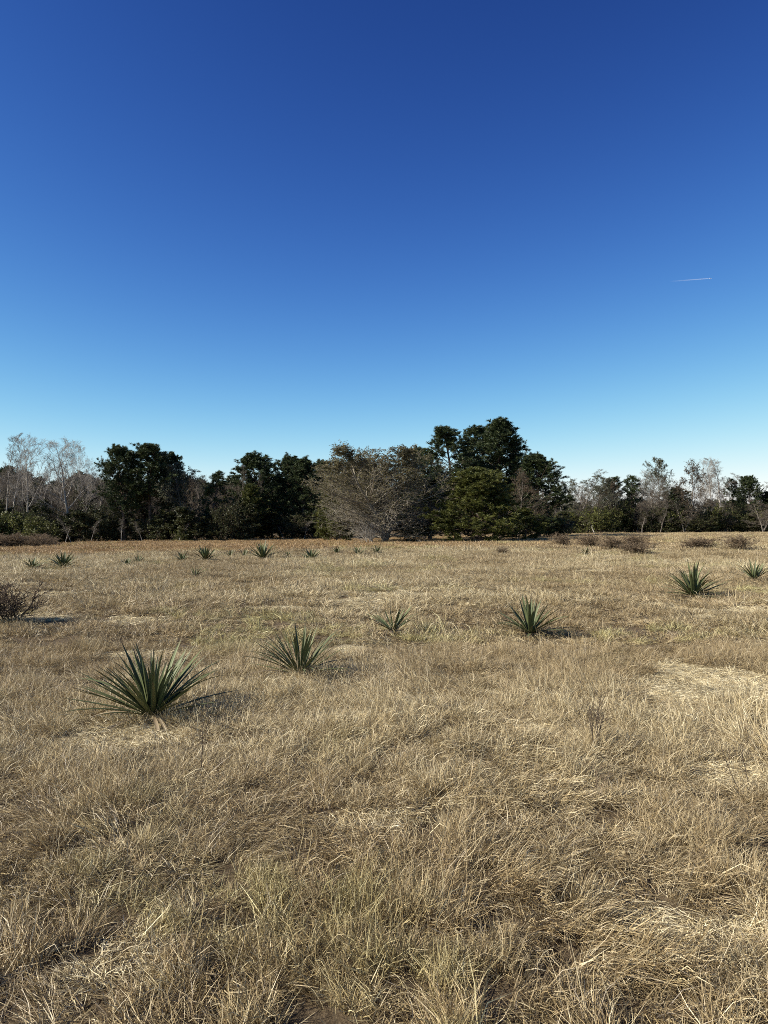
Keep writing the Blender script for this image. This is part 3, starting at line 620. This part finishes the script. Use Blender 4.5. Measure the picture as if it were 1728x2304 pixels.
# ------------------------------------------------------------------ bare bush and dead weeds near the viewer
g = ground_hit(22, 1398)
place(bush(61, .75, .75, 10, (5, 4, 3), None, 0, bark='brownbark', up=.08), 'bare_bush', 22, g[1], 0, 110, 'leafless brown twiggy bush rising from the open grass', 'shrub', base=.72)
def weed(px, py, hpx, seed, label, n=1, bark='brownbark', group=None):
    r = np.random.default_rng(seed); g = ground_hit(px, py); h = hpx / FPX * g[1]
    e = bpy.data.objects.new('dead_weed', None); C.objects.link(e); e.location = g - np.array([0, 0, .02]); tag(e, label, 'weed', group)
    T = grow(np.c_[r.normal(0, .02 * (n > 1), (n, 2)), np.zeros(n)], np.c_[r.normal(0, .25 if n > 1 else .06, (n, 2)), np.ones(n)], np.full(n, h) * r.uniform(.75, 1, n), 7, .02, .06, r); TR = np.full((n, 1), .0032) * np.linspace(1, .5, 7)[None]
    L1, R1 = children(T, TR, 6, .45, .98, .75, .2, lambda t, L: L * .38, 5, .05, .1, .7, r, .0016)
    L2, R2 = children(L1, R1, 3, .4, 1., .6, .2, lambda t, L: L * .4, 3, .03, .1, .7, r, .0012)
    obj('stem', make_mesh('stem', *tubes(T, TR, 5), [M[bark]], smooth=True), e)
    obj('twigs', make_mesh('twigs', *join([tubes(L1, R1, 3), tubes(L2, R2, 3)]), [M[bark]]), e)
weed(453, 1750, 170, 1, 'single upright dead weed stalk with forked top before the largest yucca')
weed(1333, 1690, 120, 2, 'fan of dark thin dead weed stems in the pale grass', 6)
weed(895, 1640, 90, 3, 'short dead weed stalk in the grass beyond the single forked one')
weed(1735 - 60, 1790, 130, 4, 'dark dead weed stem beside a pale flattened grass patch', 2)
weed(1342, 1800, 90, 5, 'pale straw-coloured dead weed stalk before the dark fan of stems', 2, 'tanbark')

# ------------------------------------------------------------------ airliner with its trail
def airliner():
    m, t, o = new_mat('white_aircraft_paint'); p = t.nodes.new('ShaderNodeBsdfPrincipled'); p.inputs['Base Color'].default_value = (.85, .86, .88, 1); p.inputs['Roughness'].default_value = .3
    t.links.new(p.outputs[0], o.inputs[0])
    Y = 17500.0; X = (1600 - CX) / FPX * Y; Z = EYE + (HZ - 625) / FPX * Y
    e = bpy.data.objects.new('airliner', None); C.objects.link(e); e.location = (X, Y, Z); e.rotation_euler = (0, 0, math.radians(-32))
    tag(e, 'tiny white airliner high in the blue sky at the head of its trail', 'airplane')
    s = np.linspace(-34, 34, 14); q = 3.2 * np.sqrt(np.clip(1 - np.abs(s / 35) ** 5, .02, 1)); q[:4] *= np.array([.3, .55, .8, .95])
    obj('fuselage', make_mesh('fuselage', *tubes(np.c_[s, 0 * s, 0 * s][None], q[None], 12), [m], smooth=True), e)
    def slab(name, pts, th):
        P = np.array(pts, float); n = len(P); V = np.concatenate([P, P + np.array(th)])
        F = np.array([[0, 1, 2, 3], [7, 6, 5, 4]] + [[i, (i + 1) % 4, 4 + (i + 1) % 4, 4 + i] for i in range(4)]); obj(name, make_mesh(name, V, F, [m]), e)
    for sg in (-1, 1):
        slab('wing', [(8, 2 * sg, -1), (-4, 2 * sg, -1), (-12, 31 * sg, 1.5), (-8, 31 * sg, 1.5)], (0, 0, .8))
        slab('tailplane', [(-26, 1.5 * sg, 1), (-31, 1.5 * sg, 1), (-35, 10 * sg, 1.6), (-32, 10 * sg, 1.6)], (0, 0, .4))
        ex = np.linspace(1, 8, 4); obj('engine', make_mesh('engine', *tubes(np.c_[ex, np.full(4, 10. * sg), np.full(4, -2.6)][None], np.full((1, 4), 1.6), 10), [m], smooth=True), e)
    slab('tail_fin', [(-24, -.2, 3), (-31, -.2, 3), (-35, -.2, 12), (-32, -.2, 12)], (0, .4, 0))
    m2, t, o = new_mat('contrail_vapour'); d = t.nodes.new('ShaderNodeBsdfDiffuse'); d.inputs[0].default_value = (.9, .9, .9, 1)
    tr = t.nodes.new('ShaderNodeBsdfTransparent'); mx = t.nodes.new('ShaderNodeMixShader'); a = t.nodes.new('ShaderNodeAttribute'); a.attribute_name = 'tone'
    t.links.new(a.outputs['Fac'], mx.inputs[0]); t.links.new(tr.outputs[0], mx.inputs[1]); t.links.new(d.outputs[0], mx.inputs[2]); t.links.new(mx.outputs[0], o.inputs[0])
    s = np.linspace(-45, -930, 24); rad = np.interp(-s, [45, 200, 930], [7, 11, 14])
    V, F = tubes(np.c_[s, 0 * s, -s * .092][None], rad[None], 10)
    c = obj('contrail', make_mesh('contrail', V, F, [m2], tone=np.repeat(np.interp(-s, [45, 400, 930], [.13, .08, .0]), 10), smooth=True))
    c.location = e.location; c.rotation_euler = e.rotation_euler
    tag(c, 'thin white vapour trail fading out behind the tiny airliner', 'contrail')
airliner()
